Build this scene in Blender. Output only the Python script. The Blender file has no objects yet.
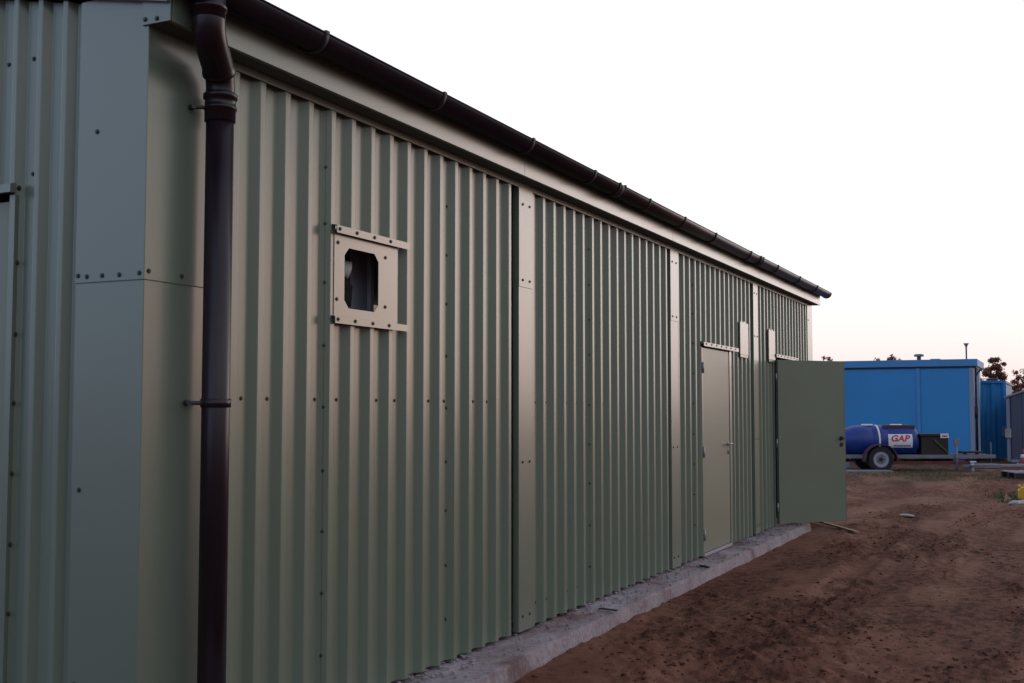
import bpy, bmesh, math, random
import numpy as np
from mathutils import Vector, Matrix
R = math.radians
random.seed(7)
rng = np.random.default_rng(11)
S = bpy.context.scene
COL = S.collection

# ------------------------------------------------------------------ camera
CAM_H = 1.3386                       # above the top of the concrete footing (z = 0)
PSI, PITCH = 0.44426834, 0.05919787  # heading from +X towards +Y, upward tilt
cd = bpy.data.cameras.new('camera'); cam = bpy.data.objects.new('camera', cd); COL.objects.link(cam)
cd.sensor_width = 36; cd.lens = 1143.78/1024*36; cd.clip_start = .05; cd.clip_end = 5000
cam.location = (0, 0, CAM_H)
cam.rotation_euler = (math.pi/2+PITCH, 0, PSI-math.pi/2)
S.camera = cam

# ------------------------------------------------------------------ dusk sky
SUN_AZ, SUN_EL = R(-33), R(2.0)      # azimuth counted from +X towards +Y
w = bpy.data.worlds.new('World'); S.world = w; w.use_nodes = True
nt = w.node_tree; N = nt.nodes; L = nt.links; N.clear()
out = N.new('ShaderNodeOutputWorld'); bg = N.new('ShaderNodeBackground')
tc = N.new('ShaderNodeTexCoord'); sep = N.new('ShaderNodeSeparateXYZ'); L.new(tc.outputs['Generated'], sep.inputs[0])
ramp = N.new('ShaderNodeValToRGB'); L.new(sep.outputs['Z'], ramp.inputs[0])
cr = ramp.color_ramp; cr.elements[0].position = 0.0; cr.elements[0].color = (.84, .70, .69, 1)
cr.elements[1].position = 1.0; cr.elements[1].color = (.42, .46, .56, 1)
for p_, c_ in ((.03, (.87, .77, .76, 1)), (.065, (.92, .88, .86, 1)), (.11, (.96, .95, .95, 1)), (.24, (1.0, 1.0, 1.0, 1)), (.45, (.95, .95, .96, 1)), (.7, (.6, .62, .70, 1))):
    e = cr.elements.new(p_); e.color = c_
# brighter and warmer towards the set sun, dimmer and bluer away from it
dot = N.new('ShaderNodeVectorMath'); dot.operation = 'DOT_PRODUCT'
L.new(tc.outputs['Generated'], dot.inputs[0]); dot.inputs[1].default_value = (math.cos(SUN_AZ), math.sin(SUN_AZ), 0)
r2 = N.new('ShaderNodeValToRGB'); m1 = N.new('ShaderNodeMath'); m1.operation = 'MULTIPLY_ADD'
m1.inputs[1].default_value = .5; m1.inputs[2].default_value = .5
L.new(dot.outputs['Value'], m1.inputs[0]); L.new(m1.outputs[0], r2.inputs[0])
c2 = r2.color_ramp; c2.elements[0].color = (.57, .71, .98, 1); c2.elements[1].color = (1, .99, .99, 1)
for p_, c_ in ((.16, (.58, .71, .96, 1)), (.36, (.72, .79, .92, 1)), (.5, (.90, .90, .91, 1)), (.75, (.92, .93, .96, 1))):
    e = c2.elements.new(p_); e.color = c_
mul = N.new('ShaderNodeVectorMath'); mul.operation = 'MULTIPLY'
L.new(ramp.outputs[0], mul.inputs[0]); L.new(r2.outputs[0], mul.inputs[1])
sc = N.new('ShaderNodeVectorMath'); sc.operation = 'SCALE'; sc.inputs['Scale'].default_value = 1.12
# dimming added to the unseen low sky facing the shed wall, darkens its foot
low_dim = N.new('ShaderNodeVectorMath'); low_dim.operation = 'DOT_PRODUCT'; low_dim.inputs[1].default_value = (-.25, -.97, 0)
L.new(tc.outputs['Generated'], low_dim.inputs[0])
b1 = N.new('ShaderNodeMapRange'); b1.interpolation_type = 'SMOOTHSTEP'; b1.inputs['From Min'].default_value = .15; b1.inputs['From Max'].default_value = .75; L.new(low_dim.outputs['Value'], b1.inputs[0])
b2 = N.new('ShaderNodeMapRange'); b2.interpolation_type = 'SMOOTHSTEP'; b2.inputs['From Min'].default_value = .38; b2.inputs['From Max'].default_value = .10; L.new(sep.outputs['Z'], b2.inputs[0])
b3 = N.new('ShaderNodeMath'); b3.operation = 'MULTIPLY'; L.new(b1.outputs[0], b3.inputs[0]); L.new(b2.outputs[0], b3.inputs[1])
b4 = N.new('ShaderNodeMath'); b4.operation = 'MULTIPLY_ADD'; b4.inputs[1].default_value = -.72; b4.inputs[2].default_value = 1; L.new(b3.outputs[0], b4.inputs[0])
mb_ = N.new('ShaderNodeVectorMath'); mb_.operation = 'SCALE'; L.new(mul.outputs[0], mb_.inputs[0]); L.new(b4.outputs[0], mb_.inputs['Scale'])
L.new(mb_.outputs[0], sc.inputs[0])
sky = N.new('ShaderNodeTexSky'); sky.sky_type = 'NISHITA'; sky.sun_disc = False
sky.sun_elevation = SUN_EL; sky.sun_rotation = math.pi/2-SUN_AZ
s2 = N.new('ShaderNodeVectorMath'); s2.operation = 'SCALE'; s2.inputs['Scale'].default_value = .015
L.new(sky.outputs[0], s2.inputs[0])
add = N.new('ShaderNodeVectorMath'); add.operation = 'ADD'; L.new(sc.outputs[0], add.inputs[0]); L.new(s2.outputs[0], add.inputs[1])
# the glow round the set sun, outside the frame to the right
gd = (math.cos(R(-19))*math.cos(R(12)), math.sin(R(-19))*math.cos(R(12)), math.sin(R(12)))
g0 = N.new('ShaderNodeVectorMath'); g0.operation = 'DOT_PRODUCT'; g0.inputs[1].default_value = gd; L.new(tc.outputs['Generated'], g0.inputs[0])
g1 = N.new('ShaderNodeMath'); g1.operation = 'MAXIMUM'; g1.inputs[1].default_value = 0; L.new(g0.outputs['Value'], g1.inputs[0])
g2 = N.new('ShaderNodeMath'); g2.operation = 'POWER'; g2.inputs[1].default_value = 72; L.new(g1.outputs[0], g2.inputs[0])
g3 = N.new('ShaderNodeVectorMath'); g3.operation = 'SCALE'; g3.inputs[0].default_value = (2.05, 1.72, 1.70); L.new(g2.outputs[0], g3.inputs['Scale'])
g4 = N.new('ShaderNodeVectorMath'); g4.operation = 'ADD'; L.new(add.outputs[0], g4.inputs[0]); L.new(g3.outputs[0], g4.inputs[1])
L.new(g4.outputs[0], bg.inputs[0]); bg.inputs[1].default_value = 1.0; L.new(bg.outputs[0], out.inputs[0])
sl = bpy.data.lights.new('sun', 'SUN'); sl.energy = .12; sl.angle = R(14); sl.color = (1, .62, .5)
sun = bpy.data.objects.new('sun', sl); COL.objects.link(sun)
sun.rotation_euler = (R(90)-R(6), 0, SUN_AZ+math.pi/2)
S.view_settings.view_transform = 'Standard'; S.view_settings.look = 'None'; S.view_settings.gamma = 1
S.view_settings.exposure = 0

# ------------------------------------------------------------------ materials
def mat(name, col, rough=.6, metal=0, spec=.5, var=0, vscale=3, bump=0, bscale=40, col2=None, stretch=None, coat=0):
    m = bpy.data.materials.new(name); m.use_nodes = True
    n = m.node_tree.nodes; l = m.node_tree.links; b = n['Principled BSDF']
    b.inputs['Roughness'].default_value = rough; b.inputs['Metallic'].default_value = metal
    b.inputs['Specular IOR Level'].default_value = spec; b.inputs['Coat Weight'].default_value = coat; b.inputs['Coat Roughness'].default_value = .24
    b.inputs['Base Color'].default_value = (*col, 1)
    if var or bump or col2:
        t = n.new('ShaderNodeTexCoord'); mp = n.new('ShaderNodeMapping'); l.new(t.outputs['Object'], mp.inputs[0])
        if stretch: mp.inputs['Scale'].default_value = stretch
    if var or col2:
        x = n.new('ShaderNodeTexNoise'); x.inputs['Scale'].default_value = vscale; x.inputs['Detail'].default_value = 6
        l.new(mp.outputs[0], x.inputs[0])
        rr = n.new('ShaderNodeValToRGB'); rr.color_ramp.elements[0].position = .32; rr.color_ramp.elements[1].position = .68
        a = col2 if col2 else tuple(c*(1-var) for c in col); bb = col if col2 else tuple(min(1, c*(1+var)) for c in col)
        rr.color_ramp.elements[0].color = (*a, 1); rr.color_ramp.elements[1].color = (*bb, 1)
        l.new(x.outputs[0], rr.inputs[0]); l.new(rr.outputs[0], b.inputs['Base Color'])
        mr = n.new('ShaderNodeMapRange'); mr.inputs['To Min'].default_value = max(0, rough-.06); mr.inputs['To Max'].default_value = min(1, rough+.08)
        l.new(x.outputs[0], mr.inputs[0]); l.new(mr.outputs[0], b.inputs['Roughness'])
    if bump:
        y = n.new('ShaderNodeTexNoise'); y.inputs['Scale'].default_value = bscale; y.inputs['Detail'].default_value = 5
        l.new(mp.outputs[0], y.inputs[0]); bu = n.new('ShaderNodeBump'); bu.inputs['Strength'].default_value = bump
        bu.inputs['Distance'].default_value = .02
        l.new(y.outputs[0], bu.inputs['Height']); l.new(bu.outputs[0], b.inputs['Normal'])
    return m

SAGE = (.140, .178, .136)
M = {}
M['clad'] = mat('sage_coated_steel_sheet', SAGE, .38, coat=.75, var=.05, vscale=1.6, bump=.05, bscale=4, stretch=(1, 1, .3))
M['trim'] = mat('sage_coated_steel_flashing', (.138, .174, .136), .35, coat=.9, var=.04, vscale=1.5, bump=.03, bscale=4)
M['door'] = mat('sage_painted_door_steel', (.165, .192, .140), .45, coat=.4, var=.05, vscale=2, bump=.03, bscale=3)
M['matt'] = mat('dark_brown_bracket_plastic', (.012, .008, .011), .55)
M['plastic'] = mat('dark_brown_pvc', (.015, .008, .013), .32, spec=.4, var=.15, vscale=5, bump=.03, bscale=8)
M['screw'] = mat('dull_screw_head', (.05, .055, .05), .45, metal=.4)
M['chrome'] = mat('bright_handle_steel', (.5, .5, .53), .25, metal=1)
M['steel'] = mat('galvanised_steel', (.34, .34, .40), .4, metal=.5, var=.1)
M['inner'] = mat('grey_liner_board', (.45, .45, .55), .7, var=.06)
M['dark'] = mat('dark_interior_plastic', (.012, .011, .011), .9)
M['roof'] = mat('roof_sheet', (.16, .17, .15), .5)
M['timber'] = mat('raw_sawn_timber', (.36, .24, .15), .8, var=.2, vscale=14, bump=.2)
M['blue'] = mat('blue_cabin_panel', (.022, .225, .53), .5, var=.05, vscale=.8, bump=.04, bscale=3)
M['bluetrim'] = mat('pale_blue_cabin_trim', (.055, .23, .50), .5, var=.06)
M['cont'] = mat('blue_container_steel', (.016, .19, .42), .5, var=.1, vscale=2)
M['pale'] = mat('pale_grey_corner_profile', (.22, .25, .34), .5)
M['grey'] = mat('grey_store_sheet', (.065, .07, .115), .5, var=.08, vscale=2)
M['greylt'] = mat('light_grey_edge', (.28, .29, .34), .5)
M['tank'] = mat('royal_blue_tank_plastic', (.004, .028, .20), .42, var=.06, vscale=3)
M['white'] = mat('white_label', (.68, .68, .72), .5)
M['red'] = mat('red_lettering', (.55, .02, .03), .5)
M['navy'] = mat('navy_lettering', (.05, .05, .12), .5)
M['black'] = mat('matt_black_steel', (.014, .012, .012), .6)
M['tyre'] = mat('tyre_rubber', (.018, .014, .015), .85)
M['rim'] = mat('pale_wheel_rim', (.30, .30, .38), .6)
M['maroon'] = mat('dark_maroon_steel', (.06, .02, .03), .55)
M['rust'] = mat('red_oxide_frame', (.13, .03, .025), .7, var=.3, vscale=6)
M['galv'] = mat('dull_galvanised_frame', (.17, .17, .20), .6, var=.12, vscale=5)
M['yellow'] = mat('yellow_plastic', (.62, .36, .02), .45)
M['stone'] = mat('pale_stone', (.36, .34, .34), .85, var=.2, vscale=9, bump=.4, bscale=20)
M['bark'] = mat('bark', (.06, .045, .04), .9)
M['leaf'] = mat('dull_autumn_leaf', (.15, .085, .065), .8, col2=(.10, .065, .045), vscale=1.3)
def leafmat():
    m = M['leaf']; n = m.node_tree.nodes; l = m.node_tree.links; b = n['Principled BSDF']; o = n['Material Output']
    t = n.new('ShaderNodeBsdfTranslucent'); t.inputs[0].default_value = (.42, .20, .16, 1); x = n.new('ShaderNodeMixShader'); x.inputs[0].default_value = .62
    l.new(b.outputs[0], x.inputs[1]); l.new(t.outputs[0], x.inputs[2]); l.new(x.outputs[0], o.inputs[0])
leafmat()
M['grass'] = mat('grass_blade', (.07, .09, .03), .7)

# concrete of the footing
def concrete():
    m = bpy.data.materials.new('rough_concrete'); m.use_nodes = True
    n = m.node_tree.nodes; l = m.node_tree.links; b = n['Principled BSDF']; b.inputs['Roughness'].default_value = .9
    t = n.new('ShaderNodeTexCoord')
    a = n.new('ShaderNodeTexNoise'); a.inputs['Scale'].default_value = 2.2; a.inputs['Detail'].default_value = 9; a.inputs['Roughness'].default_value = .65
    l.new(t.outputs['Object'], a.inputs[0]); r = n.new('ShaderNodeValToRGB')
    r.color_ramp.elements[0].position = .34; r.color_ramp.elements[0].color = (.17, .105, .10, 1)
    r.color_ramp.elements[1].position = .68; r.color_ramp.elements[1].color = (.41, .355, .39, 1)
    e = r.color_ramp.elements.new(.47); e.color = (.29, .24, .265, 1)
    l.new(a.outputs[0], r.inputs[0])
    s = n.new('ShaderNodeTexNoise'); s.inputs['Scale'].default_value = 38; s.inputs['Detail'].default_value = 4; l.new(t.outputs['Object'], s.inputs[0])
    mx = n.new('ShaderNodeMix'); mx.data_type = 'RGBA'; mx.blend_type = 'MULTIPLY'; mx.inputs[0].default_value = .35
    rs = n.new('ShaderNodeValToRGB'); rs.color_ramp.elements[0].position = .38; rs.color_ramp.elements[0].color = (.35, .33, .34, 1); rs.color_ramp.elements[1].position = .6
    rs.color_ramp.elements[1].color = (1, 1, 1, 1)
    l.new(s.outputs[0], rs.inputs[0]); l.new(r.outputs[0], mx.inputs[6]); l.new(rs.outputs[0], mx.inputs[7]); l.new(mx.outputs[2], b.inputs['Base Color'])
    bu = n.new('ShaderNodeBump'); bu.inputs['Strength'].default_value = .6; bu.inputs['Distance'].default_value = .01
    l.new(s.outputs[0], bu.inputs['Height']); l.new(bu.outputs[0], b.inputs['Normal'])
    return m
M['concrete'] = concrete()

def earth():
    m = bpy.data.materials.new('red_brown_clay'); m.use_nodes = True
    n = m.node_tree.nodes; l = m.node_tree.links; b = n['Principled BSDF']
    b.inputs['Specular IOR Level'].default_value = .12
    t = n.new('ShaderNodeTexCoord')
    def noise(scale, det=8, rough=.6, st=None):
        x = n.new('ShaderNodeTexNoise'); x.inputs['Scale'].default_value = scale; x.inputs['Detail'].default_value = det; x.inputs['Roughness'].default_value = rough
        if st:
            mp = n.new('ShaderNodeMapping'); mp.inputs['Scale'].default_value = st; l.new(t.outputs['Object'], mp.inputs[0]); l.new(mp.outputs[0], x.inputs[0])
        else: l.new(t.outputs['Object'], x.inputs[0])
        return x
    def ramp(src, *st):
        r = n.new('ShaderNodeValToRGB'); e = r.color_ramp.elements
        e[0].position, e[0].color = st[0][0], (*st[0][1], 1); e[1].position, e[1].color = st[-1][0], (*st[-1][1], 1)
        for p, c in st[1:-1]:
            q = e.new(p); q.color = (*c, 1)
        l.new(src, r.inputs[0]); return r
    def mix(f, A, B, mode='MIX'):
        x = n.new('ShaderNodeMix'); x.data_type = 'RGBA'; x.blend_type = mode
        if isinstance(f, float): x.inputs[0].default_value = f
        else: l.new(f, x.inputs[0])
        l.new(A, x.inputs[6]); l.new(B, x.inputs[7]); return x.outputs[2]
    big = noise(.7, 7, .62, (.6, 1.4, 1))
    base = ramp(big.outputs[0], (.3, (.126, .050, .035)), (.5, (.172, .073, .049)), (.7, (.230, .112, .077)))
    fine = noise(11, 10, .78)
    f2 = ramp(fine.outputs[0], (.36, (.36, .32, .30)), (.5, (.9, .88, .86)), (.64, (1.25, 1.22, 1.2)))
    c = mix(.7, base.outputs[0], f2.outputs[0], 'MULTIPLY')
    # darker, wetter churned streaks running along the shed
    st = noise(.9, 5, .6, (.45, 1.5, 1)); lump = noise(10, 8, .75, (.8, 1.25, 1))
    bd = n.new('ShaderNodeMapRange'); bd.interpolation_type = 'SMOOTHSTEP'; bd.inputs['From Min'].default_value = .43; bd.inputs['From Max'].default_value = .56; l.new(st.outputs[0], bd.inputs[0])
    lm = n.new('ShaderNodeMapRange'); lm.interpolation_type = 'SMOOTHSTEP'; lm.inputs['From Min'].default_value = .48; lm.inputs['From Max'].default_value = .56; l.new(lump.outputs[0], lm.inputs[0])
    wet = n.new('ShaderNodeMath'); wet.operation = 'MULTIPLY'; l.new(bd.outputs[0], wet.inputs[0]); l.new(lm.outputs[0], wet.inputs[1])
    wc = n.new('ShaderNodeRGB'); wc.outputs[0].default_value = (.026, .010, .009, 1)
    wm = n.new('ShaderNodeMath'); wm.operation = 'MULTIPLY'; wm.inputs[1].default_value = .6; l.new(wet.outputs[0], wm.inputs[0])
    c = mix(wm.outputs[0], c, wc.outputs[0])
    # dull grass scattered over the far part
    gn = noise(.35, 6, .65, (1, 1.6, 1)); gr = ramp(gn.outputs[0], (.47, (0, 0, 0)), (.58, (1, 1, 1)))
    sx = n.new('ShaderNodeSeparateXYZ'); l.new(t.outputs['Object'], sx.inputs[0])
    mr = n.new('ShaderNodeMapRange'); mr.inputs['From Min'].default_value = 17; mr.inputs['From Max'].default_value = 30; mr.inputs['To Max'].default_value = .7
    l.new(sx.outputs['X'], mr.inputs[0])
    mm = n.new('ShaderNodeMath'); mm.operation = 'MULTIPLY'; l.new(gr.outputs[0], mm.inputs[0]); l.new(mr.outputs[0], mm.inputs[1])
    gc = ramp(fine.outputs[0], (.35, (.04, .035, .018)), (.65, (.10, .095, .05)))
    c = mix(mm.outputs[0], c, gc.outputs[0])
    l.new(c, b.inputs['Base Color'])
    rr = n.new('ShaderNodeMapRange'); rr.inputs['From Min'].default_value = .35; rr.inputs['From Max'].default_value = .65
    rr.inputs['To Min'].default_value = .78; rr.inputs['To Max'].default_value = .98
    l.new(st.outputs[0], rr.inputs[0]); l.new(rr.outputs[0], b.inputs['Roughness'])
    bn = noise(24, 9, .75); bu = n.new('ShaderNodeBump'); bu.inputs['Distance'].default_value = .03
    bs = n.new('ShaderNodeMapRange'); bs.inputs['To Min'].default_value = .3; bs.inputs['To Max'].default_value = 1.0; l.new(bd.outputs[0], bs.inputs[0]); l.new(bs.outputs[0], bu.inputs['Strength'])
    l.new(bn.outputs[0], bu.inputs['Height']); l.new(bu.outputs[0], b.inputs['Normal'])
    return m
M['earth'] = earth()

# ------------------------------------------------------------------ mesh helpers
class MB:
    def __init__(s): s.v = []; s.f = []; s.sm = []
    def add(s, vs, fs, smooth=False):
        o = len(s.v); s.v += [tuple(map(float, q)) for q in vs]
        for f in fs: s.f.append([o+i for i in f]); s.sm.append(smooth)
    def box(s, x0, x1, y0, y1, z0, z1, mtx=None):
        vs = [(x, y, z) for z in (z0, z1) for y in (y0, y1) for x in (x0, x1)]
        if mtx: vs = [tuple(mtx @ Vector(q)) for q in vs]
        s.add(vs, [(0, 2, 3, 1), (4, 5, 7, 6), (0, 1, 5, 4), (2, 6, 7, 3), (0, 4, 6, 2), (1, 3, 7, 5)])
    def tube(s, pts, rad, seg=24, cap=True, smooth=True):
        pts = [Vector(q) for q in pts]; n = len(pts); rad = rad if isinstance(rad, (list, tuple)) else [rad]*n
        vs = []; prev = None
        for i, q in enumerate(pts):
            d = (pts[min(i+1, n-1)]-pts[max(i-1, 0)]).normalized()
            if prev is None:
                a = Vector((0, 0, 1)) if abs(d.z) < .9 else Vector((1, 0, 0)); u = d.cross(a).normalized()
            else: u = (prev-d*prev.dot(d)).normalized()
            prev = u; v_ = d.cross(u)
            for k in range(seg):
                t = 2*math.pi*k/seg; vs.append(q+(u*math.cos(t)+v_*math.sin(t))*rad[i])
        fs = [(i*seg+k, i*seg+(k+1) % seg, (i+1)*seg+(k+1) % seg, (i+1)*seg+k) for i in range(n-1) for k in range(seg)]
        s.add(vs, fs, smooth)
        if cap:
            s.add(vs[:seg], [list(range(seg))[::-1]]); s.add(vs[-seg:], [list(range(seg))])
    def sheet(s, prof, z0, z1, T, smooth=False):      # prof [(a,b)], T(a,b,z)->xyz
        n = len(prof); vs = [T(a, b, z) for z in (z0, z1) for a, b in prof]
        s.add(vs, [(i, i+1, n+i+1, n+i) for i in range(n-1)], smooth)
    def prism(s, poly, a0, a1, T):                    # closed polygon extruded
        n = len(poly); vs = [T(a, *q) for a in (a0, a1) for q in poly]
        s.add(vs, [(i, (i+1) % n, n+(i+1) % n, n+i) for i in range(n)]+[list(range(n))[::-1], [n+i for i in range(n)]])
    def build(s, name, m, parent=None, bevel=0, loc=None):
        me = bpy.data.meshes.new(name); me.from_pydata(s.v, [], s.f); me.update()
        me.polygons.foreach_set('use_smooth', s.sm)
        bm = bmesh.new(); bm.from_mesh(me); bmesh.ops.remove_doubles(bm, verts=bm.verts, dist=1e-5)
        bmesh.ops.recalc_face_normals(bm, faces=bm.faces); bm.to_mesh(me); bm.free()
        me.materials.append(M[m] if isinstance(m, str) else m)
        o = bpy.data.objects.new(name, me); COL.objects.link(o)
        if parent: o.parent = parent
        if loc: o.location = loc
        if bevel:
            b = o.modifiers.new('bevel', 'BEVEL'); b.width = bevel; b.segments = 2; b.limit_method = 'ANGLE'; b.angle_limit = R(40)
        return o
def tag(o, label=None, cat=None, group=None, kind=None):
    if label: o['label'] = label
    if cat: o['category'] = cat
    if group: o['group'] = group
    if kind: o['kind'] = kind
    return o
def empty(name, loc, rz=0):
    o = bpy.data.objects.new(name, None); COL.objects.link(o); o.location = loc; o.rotation_euler = (0, 0, rz); o.empty_display_size = .2
    return o
def boxpart(name, m, par, *b, bevel=.002):
    q = MB(); q.box(*b); return q.build(name, m, par, bevel)

# ------------------------------------------------------------------ numpy noise for ground
def vnoise(x, y, seed):
    xi = np.floor(x).astype(np.int64); yi = np.floor(y).astype(np.int64); fx = x-xi; fy = y-yi
    fx = fx*fx*(3-2*fx); fy = fy*fy*(3-2*fy)
    def h(a, b):
        n = (a*374761393+b*668265263+seed*974634777) & 0xffffffff
        n = ((n ^ (n >> 13))*1274126177) & 0xffffffff
        return ((n ^ (n >> 16)) & 0xffff)/65535.
    return (h(xi, yi)*(1-fx)+h(xi+1, yi)*fx)*(1-fy)+(h(xi, yi+1)*(1-fx)+h(xi+1, yi+1)*fx)*fy
def fbm(x, y, seed, octv=5, g=.5):
    s = 0; a = 1; t = 0
    for k in range(octv):
        s = s+a*vnoise(x*2**k, y*2**k, seed+k); t += a; a *= g
    return s/t
SLAB_Y, SLAB_END = 2.69, 13.9
GB = -.105                          # level of the clay beside the footing
def ground_h(x, y):
    far = np.clip((x-6)/10, 0, 1)
    near = np.clip((2.7-y)/2.0, 0, 1)
    z = GB-.035*near*(1-far)+(fbm(x*.45, y*.45, 3, 4)-.5)*.05*(.3+.7*near)
    # bands of broken, churned lumps between smoother trodden clay
    band = np.clip((fbm(x*.42+y*.25, y*1.35-x*.12, 40, 4)-.46)*8, 0, 1)
    c = fbm(x*9, y*12, 9, 5, .6); c2 = fbm(x*22, y*26, 17, 3, .6)
    lump = np.clip((c-.50)*5, 0, 1)
    z = z+band*(lump*.032+(c2-.5)*.022)+(c2-.5)*.003+(fbm(x*3, y*3.5, 23, 4)-.5)*.012
    # wheel ruts
    for yc, wd, dp, ph in ((1.85, .12, .035, 0.), (1.15, .13, .045, 1.), (.15, .14, .045, 2.), (-.9, .15, .05, 3.), (-2.2, .17, .06, 4.)):
        yy = yc+.10*(x-6)*(.5+.1*ph)*-.35+.10*np.sin(x*.5+ph)
        d = np.abs(y-yy)
        inn = np.exp(-(d/wd)**4); rim = np.exp(-((d-wd*1.3)/(.05))**2)
        brk = np.clip((fbm(x*.7, y*0+ph, 70, 3)-.35)*3, 0, 1)
        lug = .5+.5*np.sin((x+d*.8)*2*math.pi/.12)
        z = z-dp*inn*brk+.02*rim*brk*fbm(x*8, y*8, 90, 3)-.008*inn*lug*brk
    # low ridge further off
    z = z+.13*np.exp(-((x-22.5-.5*y+.6*np.sin(y*.9))/.9)**2)*fbm(x*1.3, y*1.3, 55, 4)
    k = np.clip((2.75-y)/.25, 0, 1); z = np.where(x < SLAB_END, GB+(z-GB)*(.4+.6*k)+.014*np.exp(-((y-SLAB_Y+.03)/.05)**2)*np.clip(fbm(x*5, y*5, 88, 4)*2-.6, 0, 1), z)
    z = z-.035*np.clip((x-18)/10, 0, 1)
    z = np.where((y > SLAB_Y+.05) & (x > 1) & (x < SLAB_END-.05), -.19, z)
    r = np.hypot(x, y); z = np.where(r > 32, -.15+(z+.15)*np.clip((45-r)/13, 0, 1), z)
    return z
nr, na = 820, 720
rad = np.concatenate([[.05], np.geomspace(1.2, 60, nr), np.geomspace(70, 2500, 14)])
ang = np.concatenate([np.linspace(-180, -62, 40)[:-1], np.linspace(-62, 62, na), np.linspace(62, 180, 40)[1:-1]])*math.pi/180
RR, AA = np.meshgrid(rad, ang, indexing='ij'); GX = RR*np.cos(AA); GY = RR*np.sin(AA); GZ = ground_h(GX, GY)
nR, nA = RR.shape
me = bpy.data.meshes.new('ground'); me.vertices.add(nR*nA)
me.vertices.foreach_set('co', np.stack([GX, GY, GZ], -1).astype(np.float32).ravel())
i, j = np.meshgrid(np.arange(nR-1), np.arange(nA), indexing='ij'); j2 = (j+1) % nA
q = np.stack([i*nA+j, (i+1)*nA+j, (i+1)*nA+j2, i*nA+j2], -1).reshape(-1, 4)
me.loops.add(q.size); me.loops.foreach_set('vertex_index', q.ravel().astype(np.int32))
me.polygons.add(len(q)); me.polygons.foreach_set('loop_start', np.arange(0, q.size, 4, dtype=np.int32)); me.polygons.foreach_set('loop_total', np.full(len(q), 4, np.int32))
me.polygons.foreach_set('use_smooth', np.ones(len(q), bool)); me.update(); me.validate(); me.materials.append(M['earth'])
ground = bpy.data.objects.new('ground', me); COL.objects.link(ground); tag(ground, 'churned red brown clay ground with wheel ruts', kind='structure')
def gz(x, y): return float(ground_h(np.array([float(x)]), np.array([float(y)]))[0])

# loose clods of earth (uncountable)
def rock(mb, c, r, flat=.6, seed=0):
    rr = random.Random(seed)
    vs = []; t = (1+5**.5)/2
    ico = [(-1, t, 0), (1, t, 0), (-1, -t, 0), (1, -t, 0), (0, -1, t), (0, 1, t), (0, -1, -t), (0, 1, -t), (t, 0, -1), (t, 0, 1), (-t, 0, -1), (-t, 0, 1)]
    F = [(0, 11, 5), (0, 5, 1), (0, 1, 7), (0, 7, 10), (0, 10, 11), (1, 5, 9), (5, 11, 4), (11, 10, 2), (10, 7, 6), (7, 1, 8), (3, 9, 4), (3, 4, 2), (3, 2, 6), (3, 6, 8), (3, 8, 9), (4, 9, 5), (2, 4, 11), (6, 2, 10), (8, 6, 7), (9, 8, 1)]
    a = rr.random()*6.28; ca, sa = math.cos(a), math.sin(a); ex = 1+rr.random()*.7
    for v in ico:
        k = r/1.9*(.7+.6*rr.random()); x, y, z = v[0]*k*ex, v[1]*k, v[2]*k*flat
        vs.append((c[0]+x*ca-y*sa, c[1]+x*sa+y*ca, c[2]+z))
    mb.add(vs, F)
mb = MB(); mb2 = MB()
K = 17000
dd = 3.2*np.exp(rng.random(K)*2.1); aa = np.radians(rng.uniform(-12, 38, K)); kx, ky = dd*np.cos(aa), dd*np.sin(aa); kz = ground_h(kx, ky)
dens = fbm(kx*.42+ky*.25, ky*1.35-kx*.12, 40, 4); keep = (rng.random(K) < np.clip((dens-.43)*7, .05, 1)) & ~((ky > SLAB_Y-.03) & (kx < SLAB_END+.3))
for k in np.nonzero(keep)[0]:
    r = .004+.014*random.random()**3.5
    rock(mb if random.random() < .45 else mb2, (kx[k], ky[k], kz[k]+r*.1), r, .5, int(k))
KR = 9000
rx = 4.5*np.exp(rng.random(KR)*1.6); ri = rng.integers(0, 5, KR); yc_ = np.array([1.85, 1.15, .15, -.9, -2.2])[ri]
ry_ = yc_+.10*(rx-6)*(.5+.1*ri)*-.35+.10*np.sin(rx*.5+ri)+rng.normal(0, 1, KR)*.05+rng.choice([-.17, .17, 0, .17], KR)
rk = rng.random(KR) < np.clip((fbm(rx*.9, ry_*0+ri, 71, 4)-.42)*5, .02, 1); rz = ground_h(rx, ry_)
for k in np.nonzero(rk)[0]:
    r = .004+.012*random.random()**2.5; rock(mb2, (rx[k], ry_[k], rz[k]-r*.1), r, .4, int(k)+50000)
M['wetsoil'] = mat('dark_wet_clay', (.075, .031, .021), .95, spec=.03, var=.3, vscale=6)
tag(mb2.build('wet_soil_clods', 'wetsoil'), 'small dark wet lumps of clay pressed up by tyres', kind='stuff')
tag(mb.build('soil_clods', 'earth'), 'small loose clods of red brown clay', kind='stuff')

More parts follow.
